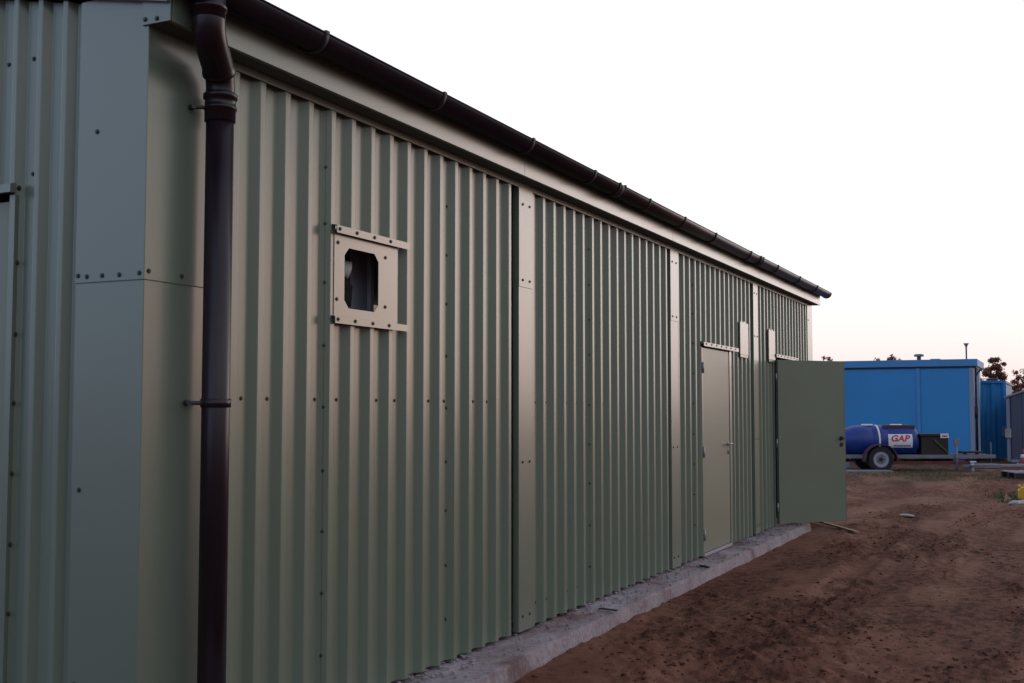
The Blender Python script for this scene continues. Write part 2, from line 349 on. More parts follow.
# ------------------------------------------------------------------ concrete footing
xs = np.arange(3.0, SLAB_END+.001, .035)
mb = MB(); prev = None; vs = []; fs = []
ny = 13
for a, x in enumerate(xs):
    edge = SLAB_Y-.05*max(0, 6.3-x)+.006*(float(fbm(np.array([x*1.1]), np.array([0.]), 5, 4)[0])-.5)*2+.003*(random.random()-.5)
    row = []
    for b in range(ny):
        t = b/(ny-1)
        y = edge+(3.15-edge)*t**1.3
        z = (float(fbm(np.array([x*3]), np.array([y*7]), 6, 4)[0])-.5)*.014*(1 if b else .15)-.008-(.004 if b == 0 else 0)
        row.append((x, y, z))
    row = [(x, edge-.022, -.26), (x, edge-.012-.003*random.random(), -.09), (x, edge-.002, -.018)]+row
    vs += row
n1 = ny+3
for a in range(len(xs)-1):
    for b in range(n1-1): fs.append((a*n1+b, (a+1)*n1+b, (a+1)*n1+b+1, a*n1+b+1))
fs.append([b for b in range(n1)][::-1]); fs.append([(len(xs)-1)*n1+b for b in range(n1)])
mb.add(vs, fs); foot = mb.build('concrete_footing', 'concrete'); tag(foot, 'rough pale concrete footing strip along the shed', kind='structure')
mb = MB()
for k in range(1000):
    x = random.uniform(4.2, 13.5); y = 2.93-abs(random.gauss(0, .07))+.04
    if random.random() > .25+.75*(math.sin(x*1.7)*.5+.5): continue
    rock(mb, (x, y, .004), .003+.011*random.random()**2.5, .6, k+9000)
for k in range(260):
    x = random.uniform(4.2, 14.3); rock(mb, (x, random.uniform(2.7, 2.9), .0), .004+.007*random.random(), .6, k+19000)
tag(mb.build('concrete_rubble', 'concrete'), 'small chips of concrete lying on the footing', kind='stuff')

# ------------------------------------------------------------------ the shed
YC = 2.9293; DEP = .031; YT = YC+DEP; XC = 3.10; XE = 15.47; ZE = 2.74; PIT = .16865; XRIB = 3.8815
shed = empty('steel_shed', (XC, YC, 0)); tag(shed, 'long sage green corrugated steel shed with dark brown gutter and downpipe', 'shed')
O = Vector(shed.location)
def part(mb, name, m, parent=None, bevel=0):            # geometry written in world coordinates
    o = mb.build(name, m, shed if parent is None else parent, bevel)
    if parent is None: o.matrix_parent_inverse = Matrix.Translation(-O)
    return o
def bpart(name, m, *b, parent=None, bevel=.0015):
    q = MB(); q.box(*b); return part(q, name, m, parent, bevel)

def rib_profile(x0, x1, pit, xr, run=.034, crest=.035):
    """trough end (start of the near flank) at xr+k*pit; returns (x, depth) with depth 0 = crest plane, 1 = trough plane"""
    pts = []
    k = math.floor((x0-xr)/pit)-1
    rad = .004
    while True:
        a = xr+k*pit
        if a > x1+pit: break
        pts += [(a-.002, 1), (a+.002, .96), (a+run-.002, .04), (a+run+.002, 0), (a+run+crest-.002, 0), (a+run+crest+.002, .04), (a+2*run+crest-.002, .96), (a+2*run+crest+.002, 1)]
        # shallow stiffening groove in the trough
        k += 1
    def at(x):
        for (a, b), (c, d) in zip(pts, pts[1:]):
            if a <= x <= c: return b+(d-b)*(x-a)/(c-a)
        return 1
    return [(x0, at(x0))]+[q for q in pts if x0 < q[0] < x1]+[(x1, at(x1))]
TL = lambda a, b, z: (a, YC+DEP*b, z)
WIN = (4.33, 4.80, 1.77, 2.10)                        # hole behind the plate
D1 = (10.20, 11.19, -.0, 1.915); D2 = (13.17, 14.28, -.0, 1.935)
bays = [(3.50, 6.20), (6.44, 9.215), (9.465, 12.13), (12.38, 15.13)]
ZB = .014
for n_, (a, b) in enumerate(bays):
    mb = MB()
    cuts = []
    if n_ == 0: cuts = [(WIN[0], WIN[1], WIN[2], WIN[3])]
    if n_ == 2: cuts = [(D1[0]-.02, D1[1]+.03, 0, D1[3]+.03)]
    if n_ == 3: cuts = [(D2[0]-.02, D2[1]+.03, 0, D2[3]+.03)]
    if cuts:
        c = cuts[0]
        mb.sheet(rib_profile(a, c[0], PIT, XRIB), ZB, ZE, TL); mb.sheet(rib_profile(c[1], b, PIT, XRIB), ZB, ZE, TL)
        mb.sheet(rib_profile(c[0], c[1], PIT, XRIB), c[3], ZE, TL)
        if c[2] > 0: mb.sheet(rib_profile(c[0], c[1], PIT, XRIB), ZB, c[2], TL)
    else: mb.sheet(rib_profile(a, b, PIT, XRIB), ZB, ZE, TL)
    # overlap strip of the next sheet
    o = part(mb, 'wall_cladding', 'clad')
    s = o.modifiers.new('thick', 'SOLIDIFY'); s.thickness = .0009; s.offset = 0
    if n_ < 4:
        xr = {0: XRIB+2*PIT, 1: XRIB+21*PIT, 2: XRIB+36*PIT, 3: XRIB+52*PIT}[n_]
        mb = MB(); pr = rib_profile(xr+.016, xr+.085, PIT, XRIB); mb.sheet(pr, ZB, ZE-.01, lambda a_, b_, z: (a_, YC+DEP*b_-.0032, z))
        lp = part(mb, 'lap_strip', 'clad', o); s = lp.modifiers.new('thick', 'SOLIDIFY'); s.thickness = .0012; s.offset = 0
# gable cladding: runs along +Y at x = XC
TG = lambda a, b, z: (XC+DEP*b, a, z)
GP = .130
gr_ = MB()
def gable_top(y): return 2.80+(y-2.93)*.19
def gsheet(mb, y0, y1, z0, z1fn):
    pr = rib_profile(y0, y1, GP, 3.262+.043, run=.026, crest=.022); n = len(pr)
    vs = [TG(a, b, z0) for a, b in pr]+[TG(a, b, z1fn(a) if callable(z1fn) else z1fn) for a, b in pr]
    mb.add(vs, [(i, i+1, n+i+1, n+i) for i in range(n-1)])
GD = (3.59, 4.55, 2.18)
gsheet(gr_, 3.25, GD[0], ZB-.1, gable_top); gsheet(gr_, GD[1], 8.9, ZB-.1, lambda y: gable_top(y) if y < 6 else gable_top(12-y))
pr_ = MB()
gsheet(gr_, GD[0], GD[1], GD[2], gable_top)
part(gr_, 'gable_cladding', 'clad')
# interior shell: floor, back wall, far gable, liner
bpart('floor_slab', 'concrete', XC+.08, XE-.06, 3.16, 8.9, -.2, -.004)
bpart('back_wall', 'clad', XC+.05, XE-.05, 8.9, 8.96, -.16, 2.85)
bpart('far_gable_wall', 'clad', XE-.06, XE-.01, 3.04, 8.9, -.16, 2.85)
mb = MB()                                            # wall liner behind the sheets with openings
def liner(x0, x1, z0, z1): mb.box(x0, x1, 3.13, 3.142, z0, z1)
liner(XC+.08, 4.2, 0, 2.75); liner(4.2, 5.1, 0, 1.45); liner(4.2, 5.1, 2.45, 2.75)
liner(5.1, D1[0], 0, 2.75); liner(D1[0], D1[1], D1[3]+.02, 2.75); liner(D1[1], D2[0], 0, 2.75); liner(D2[0], D2[1], D2[3]+.02, 2.75); liner(D2[1], XE-.06, 0, 2.75)
part(mb, 'liner_panel', 'inner')
mb = MB()                                            # pitched roof
for y0, z0, y1, z1 in ((2.80, 2.925, 6.0, 3.53), (9.2, 2.925, 6.0, 3.53)):
    mb.add([(XC-.10, y0, z0), (XE+.10, y0, z0), (XE+.10, y1, z1), (XC-.10, y1, z1), (XC-.10, y0, z0-.05), (XE+.10, y0, z0-.05), (XE+.10, y1, z1-.05), (XC-.10, y1, z1-.05)],
           [(0, 1, 2, 3), (7, 6, 5, 4), (0, 4, 5, 1), (1, 5, 6, 2), (2, 6, 7, 3), (3, 7, 4, 0)])
part(mb, 'roof', 'roof')
# gable verge trim under the roof edge
mb = MB()
mb.add([(XC-.03, 2.82, 2.786), (XC-.03, 6, 3.385), (XC-.03, 6, 3.48), (XC-.03, 2.82, 2.883), (XC-.004, 2.82, 2.786), (XC-.004, 6, 3.385), (XC-.004, 6, 3.48), (XC-.004, 2.82, 2.883)],
       [(0, 1, 2, 3), (4, 7, 6, 5), (0, 4, 5, 1), (3, 2, 6, 7), (0, 3, 7, 4), (1, 5, 6, 2)])
mb.add([(XC-.03, 9.06, 2.803), (XC-.03, 6, 3.385), (XC-.03, 6, 3.48), (XC-.03, 9.06, 2.90)], [(0, 3, 2, 1)])
part(mb, 'verge_trim', 'trim', bevel=.002)
# corner flashing in an L, an upper and a lower length with a lap
def corner(z0, z1, off, sgn=0):
    mb = MB(); t = .0015
    a = [(XC-off, 3.258), (XC-off, YC-off), (3.515, YC-off)]
    b = [(3.515, YC-off+.05), (XC+.03, YC-off+.05), (XC+.03, 3.258)]
    poly = a+[(3.515, YC+DEP+.006), (XC+DEP+.006, YC+DEP+.006), (XC+DEP+.006, 3.258)]
    mb.prism(poly, z0, z1, lambda z, x, y: (x, y, z)); return part(mb, 'corner_trim', 'trim', bevel=.003)
cu = corner(1.800, 2.858, .0035); cl = corner(-.02, 1.803, .0)
# far corner trim
bpart('corner_trim', 'trim', 15.14, XE, YC-.003, YC+.06, .01, ZE, bevel=.003)
# pilasters covering the sheet joints
pil = []
for (a, b), zj in (((6.236, 6.436), 2.085), ((9.250, 9.462), 2.09), ((12.165, 12.375), 1.86)):
    mb = MB(); mb.box(a, b, YC-.006, YT+.004, .012, zj); p1 = part(mb, 'pilaster_trim', 'trim', bevel=.002)
    mb = MB(); mb.box(a-.001, b+.001, YC-.0085, YT+.005, zj-.004, ZE); p2 = part(mb, 'pilaster_trim', 'trim', bevel=.002)
    pil.append((p1, p2))
# eaves: fascia, soffit and the small angle that closes the top of the sheets
YF = 2.82
for a, b in ((XC+.002, 6.10), (6.1015, 9.003), (9.0045, 12.05), (12.0515, XE+.02)):
    mb = MB(); mb.prism([(YF, 2.722), (YF-.0, 2.905), (YF+.02, 2.905), (YF+.02, 2.722)], a, b, lambda x, y, z: (x, y, z)); part(mb, 'fascia', 'trim', bevel=.0015)
M['soffit'] = mat('sage_soffit_board', (.10, .115, .095), .8)
bpart('soffit', 'soffit', XC+.004, XE+.015, YF+.0205, YT+.06, 2.722, 2.737)
bpart('closure_angle', 'trim', 3.52, 15.13, YC-.008, YC-.003, 2.688, 2.7215)
# end plate closing the eaves box at the gable
mb = MB(); mb.box(XC-.012, XC-.0045, YF-.001, YC+.02, 2.722, 2.88); ep = part(mb, 'eaves_end_plate', 'trim', bevel=.0015)

# gutter
GY_, GZ_, GR_ = 2.752, 2.888, .066
def halfpipe(mb, x0, x1, r, t=.003, lip=.0, yc=GY_, zc=GZ_, a0=0, a1=180, seg=20):
    ou = [(yc-r*math.cos(R(a0+(a1-a0)*k/seg)), zc-r*math.sin(R(a0+(a1-a0)*k/seg))) for k in range(seg+1)]
    inn = [(yc-(r-t)*math.cos(R(a0+(a1-a0)*k/seg)), zc-(r-t)*math.sin(R(a0+(a1-a0)*k/seg))) for k in range(seg+1)][::-1]
    n = len(ou)
    for s0, s1, sm in ((ou, None, True),):
        pass
    vs = [(x, *q) for x in (x0, x1) for q in ou+inn]; m = 2*n
    fs = [(i, (i+1) % m, m+(i+1) % m, m+i) for i in range(m)]
    mb.add(vs, fs, True)
    for base in (0, m): mb.add([vs[base+i] for i in range(m)], [(i, i+1, m-2-i, m-1-i) for i in range(n-1)])
joins = [3.45, 7.43, 11.60, 15.56]
mb = MB()
halfpipe(mb, 3.00, 15.56, GR_)
mb.tube([(3.00, GY_-GR_+.002, GZ_+.002), (15.56, GY_-GR_+.002, GZ_+.002)], .005, 8)   # rolled front bead
mb.box(15.553, 15.56, GY_-GR_+.004, GY_+GR_-.004, GZ_-.03, GZ_)
gut = part(mb, 'gutter', 'plastic')
for x in (3.86, 4.87, 5.93, 6.91, 8.03, 8.92, 9.85, 11.14, 12.35, 13.52, 14.6):
    mb = MB(); halfpipe(mb, x-.014, x+.014, GR_+.006, .007); mb.box(x-.012, x+.012, GY_+GR_-.012, YF-.001, GZ_-.05, GZ_-.02)
    mb.box(x-.012, x+.012, GY_-GR_-.009, GY_-GR_+.004, GZ_-.004, GZ_+.010)
    br = part(mb, 'gutter_bracket', 'matt', gut)
for x in joins[1:3]:
    mb = MB(); halfpipe(mb, x-.06, x+.06, GR_+.005, .006)
    for e in (-.058, .058): halfpipe(mb, x+e-.006, x+e+.006, GR_+.009, .005)
    for e in (-.05, .05): mb.box(x+e-.01, x+e+.01, GY_-GR_-.010, GY_-GR_+.004, GZ_-.004, GZ_+.012)
    part(mb, 'gutter_union', 'matt', gut)
# end cap with a rounded skirt, seen at the far end
mb = MB()
pts = [(GY_-(GR_+.005)*math.cos(R(180*k/20)), GZ_-(GR_+.005)*math.sin(R(180*k/20))) for k in range(21)]
mb.prism(pts, 15.545, 15.575, lambda x, y, z: (x, y, z)); part(mb, 'gutter_end_cap', 'plastic', gut)

# downpipe with its swan neck
PX, PY, PR = 3.392, 2.842, .054
UX, UY = 3.215, GY_
def smooth_path(pts, n=7, rr=.07):
    pts = [Vector(q) for q in pts]; out = [pts[0]]
    for a, b, c in zip(pts, pts[1:], pts[2:]):
        d1 = (a-b).normalized(); d2 = (c-b).normalized(); p0 = b+d1*rr; p2 = b+d2*rr
        for k in range(n+1):
            t = k/n; out.append(p0*(1-t)**2+b*2*t*(1-t)+p2*t*t)
    out.append(pts[-1]); return out
mb = MB()
mb.tube([(PX, PY, -.14), (PX, PY, 2.47)], PR-.002, 40)
dp = part(mb, 'downpipe', 'plastic')
mb = MB()
mb.tube(smooth_path([(PX, PY, 2.515), (PX, PY, 2.60), (UX, UY, 2.70), (UX, UY, 2.765)], 10, .058), PR+.000, 40)
part(mb, 'swan_neck', 'plastic', dp)
path = smooth_path([(PX, PY, 2.515), (PX, PY, 2.60), (UX, UY, 2.70), (UX, UY, 2.765)], 10, .058)
mb = MB(); up = path[8:]; mb.tube(up, [PR+.009, PR+.009]+[PR+.005]*(len(up)-2), 40); part(mb, 'elbow_socket', 'plastic', dp)
def collar(x, y, zs):
    mb = MB()
    pts = []; rs = []
    for z, r in zs: pts.append((x, y, z)); rs.append(r)
    mb.tube(pts, rs, 40); return part(mb, 'pipe_collar', 'plastic', dp)
r0 = PR
collar(PX, PY, [(2.425, r0+.001), (2.427, r0+.004), (2.470, r0+.004), (2.472, r0+.008), (2.482, r0+.0085), (2.484, r0+.004), (2.512, r0+.004), (2.514, r0+.010), (2.530, r0+.010), (2.535, r0+.004), (2.538, r0)])
collar(UX, UY, [(2.752, r0+.001), (2.754, r0+.005), (2.785, r0+.006), (2.787, r0+.011), (2.800, r0+.012), (2.804, r0+.006), (2.84, r0+.006)])
for z in (2.475, 1.362):
    mb = MB(); mb.tube([(PX, PY, z-.016), (PX, PY, z+.016)], PR+.0025, 40)
    cl_ = part(mb, 'pipe_clip', 'plastic', dp)
    mb = MB(); mb.tube([(PX-.045, PY+.02, z), (3.325, YC-.022, z), (3.315, YC-.004, z)], [.008, .0075, .011], 12)
    mb.tube([(3.321, YC-.010, z), (3.312, YC-.030, z)], [.011, .009], 12)
    part(mb, 'clip_arm', 'screw', dp)

# ---- window opening cover
wplate = None
def octagon(x0, x1, z0, z1, c): return [(x0+c, z0), (x1-c, z0), (x1, z0+c), (x1, z1-c), (x1-c, z1), (x0+c, z1), (x0, z1-c), (x0, z0+c)]
mb = MB()
outer = [(4.278, 1.735), (4.826, 1.735), (4.826, 2.150), (4.278, 2.150)]
inner = octagon(4.360, 4.650, 1.800, 2.078, .036)
YP = YC-.007
def ring(y):
    o8 = [(inner[0][0], 1.735), (inner[1][0], 1.735), (4.826, inner[2][1]), (4.826, inner[3][1]), (inner[4][0], 2.150), (inner[5][0], 2.150), (4.278, inner[6][1]), (4.278, inner[7][1])]
    vs = [(x, y, z) for x, z in inner]+[(x, y, z) for x, z in o8]+[(4.826, y, 1.735), (4.826, y, 2.150), (4.278, y, 2.150), (4.278, y, 1.735)]
    fs = [(i, (i+1) % 8, 8+(i+1) % 8, 8+i) for i in range(8)]+[(9, 16, 10), (11, 17, 12), (13, 18, 14), (15, 19, 8)]
    return vs, fs
vs, fs = ring(YP); mb.add(vs, fs); vs2, fs2 = ring(YP+.003); mb.add(vs2, [f[::-1] for f in fs2])
mb.add(vs[:8]+vs2[:8], [(i, 8+i, 8+(i+1) % 8, (i+1) % 8) for i in range(8)])
oo = [16, 17, 18, 19]; per = [8, 9, 16, 10, 11, 17, 12, 13, 18, 14, 15, 19]
mb.add([vs[k] for k in per]+[vs2[k] for k in per], [(i, (i+1) % 12, 12+(i+1) % 12, 12+i) for i in range(12)])
wplate = part(mb, 'opening_frame_plate', 'trim')
mb = MB(); mb.prism([(YC-.032, 2.132), (YC-.032, 2.166), (YC-.003, 2.172), (YC-.003, 2.168), (YC-.029, 2.162), (YC-.029, 2.132)], 4.262, 4.900, lambda x, y, z: (x, y, z)); tf = part(mb, 'drip_flashing', 'trim')
mb = MB(); mb.prism([(YC-.026, 1.724), (YC-.026, 1.756), (YC-.003, 1.760), (YC-.003, 1.756), (YC-.023, 1.752), (YC-.023, 1.724)], 4.262, 4.900, lambda x, y, z: (x, y, z)); bf = part(mb, 'drip_flashing', 'trim')
# things behind the opening: a stud, a pale lamp body, a pale liner post
bpart('stud', 'white', 4.845, 4.875, 3.09, 3.12, .0, 2.72)
bpart('inner_board', 'inner', 4.70, 4.843, 3.11, 3.12, .0, 2.72)
mb = MB(); mb.tube([(4.46, 3.15, 2.035), (4.585, 3.05, 2.00)], [.040, .046], 24); lamp = part(mb, 'wall_lamp', 'white')
mb = MB(); mb.tube([(4.54, 3.075, 1.975), (4.575, 3.08, 1.92), (4.565, 3.08, 1.85), (4.50, 3.08, 1.78)], [.03, .052, .052, .03], 24); part(mb, 'lamp_housing', 'dark')

# ---- closed door
mb = MB(); mb.box(D1[0], D1[1]-.055, YC-.004, YC+.04, .035, 1.905); dr = part(mb, 'door', 'door', bevel=.003); dr['label'] = 'closed plain sage green steel door'
bpart('door_frame', 'trim', D1[1]-.052, D1[1]-.012, YC-.010, YC+.04, .0, 1.905); bpart('door_frame', 'trim', D1[0]-.03, D1[0]-.003, YC-.006, YC+.04, .0, 1.905)
bpart('threshold', 'steel', D1[0]-.01, D1[1]-.02, YC-.012, YC+.05, .002, .03)
bpart('jamb_plate', 'trim', D1[1]-.010, D1[1]+.055, YC-.003, YC+.04, .0, 1.915)
def handle(par, x, y, z, dx=-1, T=None):
    mb = MB(); mb.tube([(x, y, z), (x, y-.05, z)], .011, 12); mb.tube([(x, y-.048, z), (x+dx*.11, y-.046, z)], [.011, .009], 12); mb.tube([(x, y, z), (x, y-.008, z)], .026, 16)
    h = part(mb, 'handle', 'chrome', par)
    mb = MB(); mb.tube([(x, y, z-.075), (x, y-.010, z-.075)], .022, 16); mb.box(x-.004, x+.004, y-.022, y-.009, z-.09, z-.06); k = part(mb, 'lock', 'chrome', par)
handle(dr, D1[1]-.115, YC-.004, 1.0)
for z in (1.72, .95, .2):
    mb = MB(); mb.tube([(D1[0]+.002, YC-.012, z-.05), (D1[0]+.002, YC-.012, z+.05)], .009, 10); part(mb, 'hinge', 'steel', dr)
def lintel(x0, x1, z):
    mb = MB(); mb.prism([(YC-.034, z-.008), (YC-.034, z+.028), (YC-.003, z+.036), (YC-.003, z+.031), (YC-.030, z+.024), (YC-.030, z-.008)], x0, x1, lambda x, y, zz: (x, y, zz)); return part(mb, 'door_lintel', 'trim')
l1 = lintel(10.16, 11.42, 1.925); l2 = lintel(13.16, 14.40, 1.945)
# ---- open door, swung out past square
hx, hy = 13.155, YC-.02
ax = math.atan2(2.270-hy, 13.915-hx)
Mo = Matrix.Translation((hx, hy, 0)) @ Matrix.Rotation(ax, 4, 'Z')
DLEN = .975
mb = MB(); mb.box(.012, DLEN, -.022, .022, .035, 1.905, Mo); do = part(mb, 'open_door', 'door', bevel=.003); do['label'] = 'plain sage green steel door standing open'
mb = MB(); mb.box(DLEN+.0005, DLEN+.003, -.024, .024, .035, 1.905, Mo); part(mb, 'edge_strip', 'steel', do)
for sgn in (-1, 1):
    mb = MB()
    def P(a, b, z): return tuple(Mo @ Vector((a, b, z)))
    mb.tube([P(.915, sgn*.02, 1.0), P(.915, sgn*.07, 1.0)], .011, 12); mb.tube([P(.915, sgn*.068, 1.0), P(.86, sgn*.066, 1.0)], .010, 12); mb.tube([P(.915, sgn*.022, 1.0), P(.915, sgn*.03, 1.0)], .026, 16)
    part(mb, 'handle', 'black' if sgn < 0 else 'chrome', do)
    mb = MB(); mb.tube([P(.915, sgn*.02, .925), P(.915, sgn*.034, .925)], .022, 14); part(mb, 'lock', 'black' if sgn < 0 else 'chrome', do)
for z in (1.70, .95, .22):
    mb = MB(); mb.tube([(hx, hy-.006, z-.05), (hx, hy-.006, z+.05)], .010, 10); part(mb, 'hinge', 'steel', do)
bpart('door_frame', 'trim', 13.125, 13.150, YC-.006, YC+.04, .0, 1.925); bpart('door_frame', 'trim', 14.27, 14.31, YC-.006, YC+.04, .0, 1.925)
# ---- cover plates
for x0, x1 in ((11.545, 11.885), (12.83, 13.15)):
    mb = MB(); mb.box(x0, x1, YC-.02, YC-.006, 1.90, 2.232); mb.box(x0+.01, x1-.01, YC-.018, YC-.010, 1.872, 1.899); mb.box(x0+.06, x0+.24, YC-.012, YC-.004, 2.232, 2.25)
    mb.box(x0+.02, x1-.02, YC-.006, YC+.03, 1.92, 2.22)
    cp = part(mb, 'cover_plate', 'trim', bevel=.002)
# ---- gable door
bpart('gable_door', 'door', XC+.022, XC+.05, GD[0]+.02, GD[1]-.02, .02, 2.14)
bpart('door_frame', 'trim', XC-.004, XC+.05, GD[0]-.012, GD[0]+.018, 0, 2.16)
mb = MB(); mb.prism([(XC-.03, 2.165), (XC-.03, 2.197), (XC-.003, 2.205), (XC-.003, 2.165)], 3.575, 4.60, lambda y, x, z: (x, y, z)); part(mb, 'door_lintel', 'trim')

# ---- screws (every visible one; the hundred largest are parts, the rest one stuff object)
def screw_mesh():
    mb = MB(); mb.tube([(0, 0, 0), (0, -.0015, 0), (0, -.0016, 0)], [.0095, .0095, .0065], 12, True, False); mb.tube([(0, -.0015, 0), (0, -.0065, 0)], [.0062, .0058], 6, True, False)
    return mb
sm = screw_mesh()
scr = []
def sc(x, z, y=YT): scr.append(((x, y, z), 0))
def sg(y, z, x=XC+DEP): scr.append(((x, y, z), 1))
tro = lambda k: XRIB+k*PIT-.028                       # middle of trough k
for bi, (a, b) in enumerate(bays):
    k = 0
    for kk in range(-3, 75):
        x = tro(kk)
        if not a+.03 < x < b-.03: continue
        k += 1
        inn = any(d[0]-.03 < x < d[1]+.08 and True for d in (D1, D2))
        if k % 3 == 0: continue
        if not inn: sc(x, 1.382)
        if bi > 0 and not inn: sc(x, .14)
for j_, (xx, offs) in enumerate(((4.2375, (2.426, 2.17, 1.905, 1.623, 1.349, 1.067, .80, .53, .26)), (7.442, (2.46, 2.21, 1.965, 1.719, 1.369, 1.096, .826, .537, .253)), (9.971, (2.46, 2.2, 1.93, 1.66, 1.39, 1.12, .85, .58, .31)))):
    for z in offs:
        scr.append(((xx, YC+.0145, z), 2))
for z in (2.435, 2.169, 1.905, 1.624, 1.346, 1.058, .80, .51, .227): sc(5.395, z)
for x0, x1 in ((6.29, 6.39), (9.30, 9.41), (12.215, 12.325)):
    for z in (2.59, 2.125): sc(x0, z, YC-.0085); sc(x1, z, YC-.0085)
    for z in (1.02, .10): sc(x0, z, YC-.006); sc(x1, z, YC-.006)
for z in (2.51, 1.92, 1.3): sc(15.22, z, YC-.003)
for x in (4.285, 4.425, 4.575, 4.72): sc(x, 2.150, YC-.032); sc(x, 1.742, YC-.026)
for x, z in ((4.307, 2.093), (4.712, 2.072), (4.30, 1.835), (4.712, 1.832)): sc(x, z, YP)
for k in range(7): sc(10.24+k*.175, 1.938, YC-.034); sc(13.24+k*.175, 1.958, YC-.034)
for x0 in (11.545, 12.83): sc(x0+.1, 1.884, YC-.012); sc(x0+.24, 1.884, YC-.012); sc(x0+.15, 2.243, YC-.012)
for y, z in ((3.164, 2.358), (3.243, 1.829), (3.20, 1.824), (3.125, 1.824), (3.043, 1.823), (2.948, 1.825)): sg(y, z, XC-.0035)
for z in (1.046, .35): sg(3.219, z, XC)
for x, z in ((3.12, 1.833), (3.291, 1.832), (3.475, 2.3), (3.475, 1.0)): sc(x, z, YC-.0035 if z > 1.8 else YC)
for y, z in ((3.535, 2.69), (3.67, 2.685), (3.525, 2.24)): sg(y, z)
for z in (2.186, 1.898, 1.624, 1.362, 1.096, .83, .572, .31): sg(3.575, z, XC+.012)
for y, z in ((2.945, 2.828), (2.885, 2.818), (2.845, 2.810), (2.935, 2.742), (2.88, 2.738)): sg(y, z, XC-.030 if z > 2.80 else XC-.012)
scr.sort(key=lambda q: Vector(q[0]).length)
for n_, (p, g) in enumerate(scr):
    if n_ == 0:
        proto = sm.build('screw', 'screw', shed); s_ = proto
    elif n_ < 100: s_ = proto.copy(); COL.objects.link(s_); s_.parent = shed
    else: break
    s_.location = Vector(p)-O; s_.rotation_euler = (0, 0, (0, R(-90), R(-43))[g])
mb = MB()
for p, g in scr[100:]:
    t_ = (0, R(-90), R(-43))[g]
    mb.add([(p[0]+q[0]*math.cos(t_)-q[1]*math.sin(t_), p[1]+q[0]*math.sin(t_)+q[1]*math.cos(t_), p[2]+q[2]) for q in sm.v], sm.f)
tag(part(mb, 'screws', 'screw'), kind='stuff')

# ------------------------------------------------------------------ timber, debris
def plank(a, b, wdt, th, name, label, grp=None):
    a = Vector(a); b = Vector(b); d = b-a; o = empty if False else None
    q = MB(); q.box(0, d.length, -wdt/2, wdt/2, 0, th)
    ob = q.build(name, 'timber', None, .002); ob.location = a; ob.rotation_euler = (0, -math.asin(d.z/d.length), math.atan2(d.y, d.x)); tag(ob, label, 'timber', grp); return ob
plank((13.83, 2.145, gz(13.83, 2.145)+.012), (14.86, 2.84, gz(14.86, 2.84)+.03), .045, .022, 'timber_batten', 'thin pale timber batten poking out from under the open door')
plank((13.60, 2.86, .006), (14.62, 2.70, -.03), .07, .022, 'timber_batten', 'short timber offcut lying at the end of the concrete footing behind the other batten')
q = MB(); q.box(-.055, .055, -.015, .015, 0, .016); ob = q.build('timber_offcut', 'black', None, .002); ob.location = (9.55, 2.74, .0); ob.rotation_euler = (0, 0, .9); tag(ob, 'small dark stick on the concrete footing in front of the closed door', 'stick')
q = MB(); q.box(-.07, .07, -.012, .012, 0, .008); ob = q.build('timber_offcut', 'black', None, .002); ob.location = (7.25, 2.74, .002); ob.rotation_euler = (0, 0, 1.35); tag(ob, 'flat dark strip lying across the concrete footing between the first two pilasters', 'stick')
def blob(name, m, c, r, flat, label, cat, grp=None, seed=1):
    mb = MB(); rock(mb, (0, 0, 0), r, flat, seed); o = mb.build(name, m); o.location = c
    s = o.modifiers.new('s', 'SUBSURF'); s.levels = 1; s.render_levels = 2
    tag(o, label, cat, grp); return o
blob('stone', 'stone', (16.29, 1.88, gz(16.29, 1.88)+.02), .10, .35, 'flat pale stone lying alone in the middle of the clay', 'stone', None, 3)
blob('stone', 'stone', (19.2, .62, gz(19.2, .62)+.01), .13, .42, 'large pale grey stone below the yellow container at the right edge', 'stone', None, 4)
blob('stone', 'stone', (19.35, .50, gz(19.35, .5)+.02), .13, .5, 'grey stone partly outside the right edge of the photo', 'stone', None, 5)
# scrap of yellow sheeting
mb = MB(); mb.add([(0, 0, 0), (.07, .02, .02), (.10, -.05, .07), (.03, -.02, .14), (-.04, .0, .08), (.12, -.12, .01), (.09, -.09, .05)], [(0, 1, 2), (0, 2, 3, 4), (1, 5, 6), (1, 6, 2)])
o = mb.build('plastic_scrap', 'timber'); o.location = (20.1, .80, gz(20.1, .8)); s = o.modifiers.new('t', 'SOLIDIFY'); s.thickness = .006; tag(o, 'crumpled pale yellow scrap on the ground left of the yellow container', 'scrap')
# yellow jerrycan
jc = empty('jerrycan', (20.25, .485, gz(20.25, .485)), R(100)); jc.scale = (.8, .8, .8); tag(jc, 'yellow plastic jerrycan standing at the right edge beside grey stones', 'jerrycan')
mb = MB(); mb.prism([(-.14, 0), (.14, 0), (.15, .03), (.15, .20), (.10, .26), (-.06, .26), (-.15, .22), (-.15, .03)], -.09, .09, lambda y, x, z: (x, y, z)); mb.build('body', 'yellow', jc, .02)
mb = MB(); mb.tube([(.11, 0, .24), (.14, 0, .30)], .028, 16); mb.build('cap', 'yellow', jc)
mb = MB(); mb.tube(smooth_path([(-.08, 0, .25), (-.07, 0, .31), (.05, 0, .31), (.06, 0, .25)], 5, .03), .013, 12); mb.build('grip', 'yellow', jc)

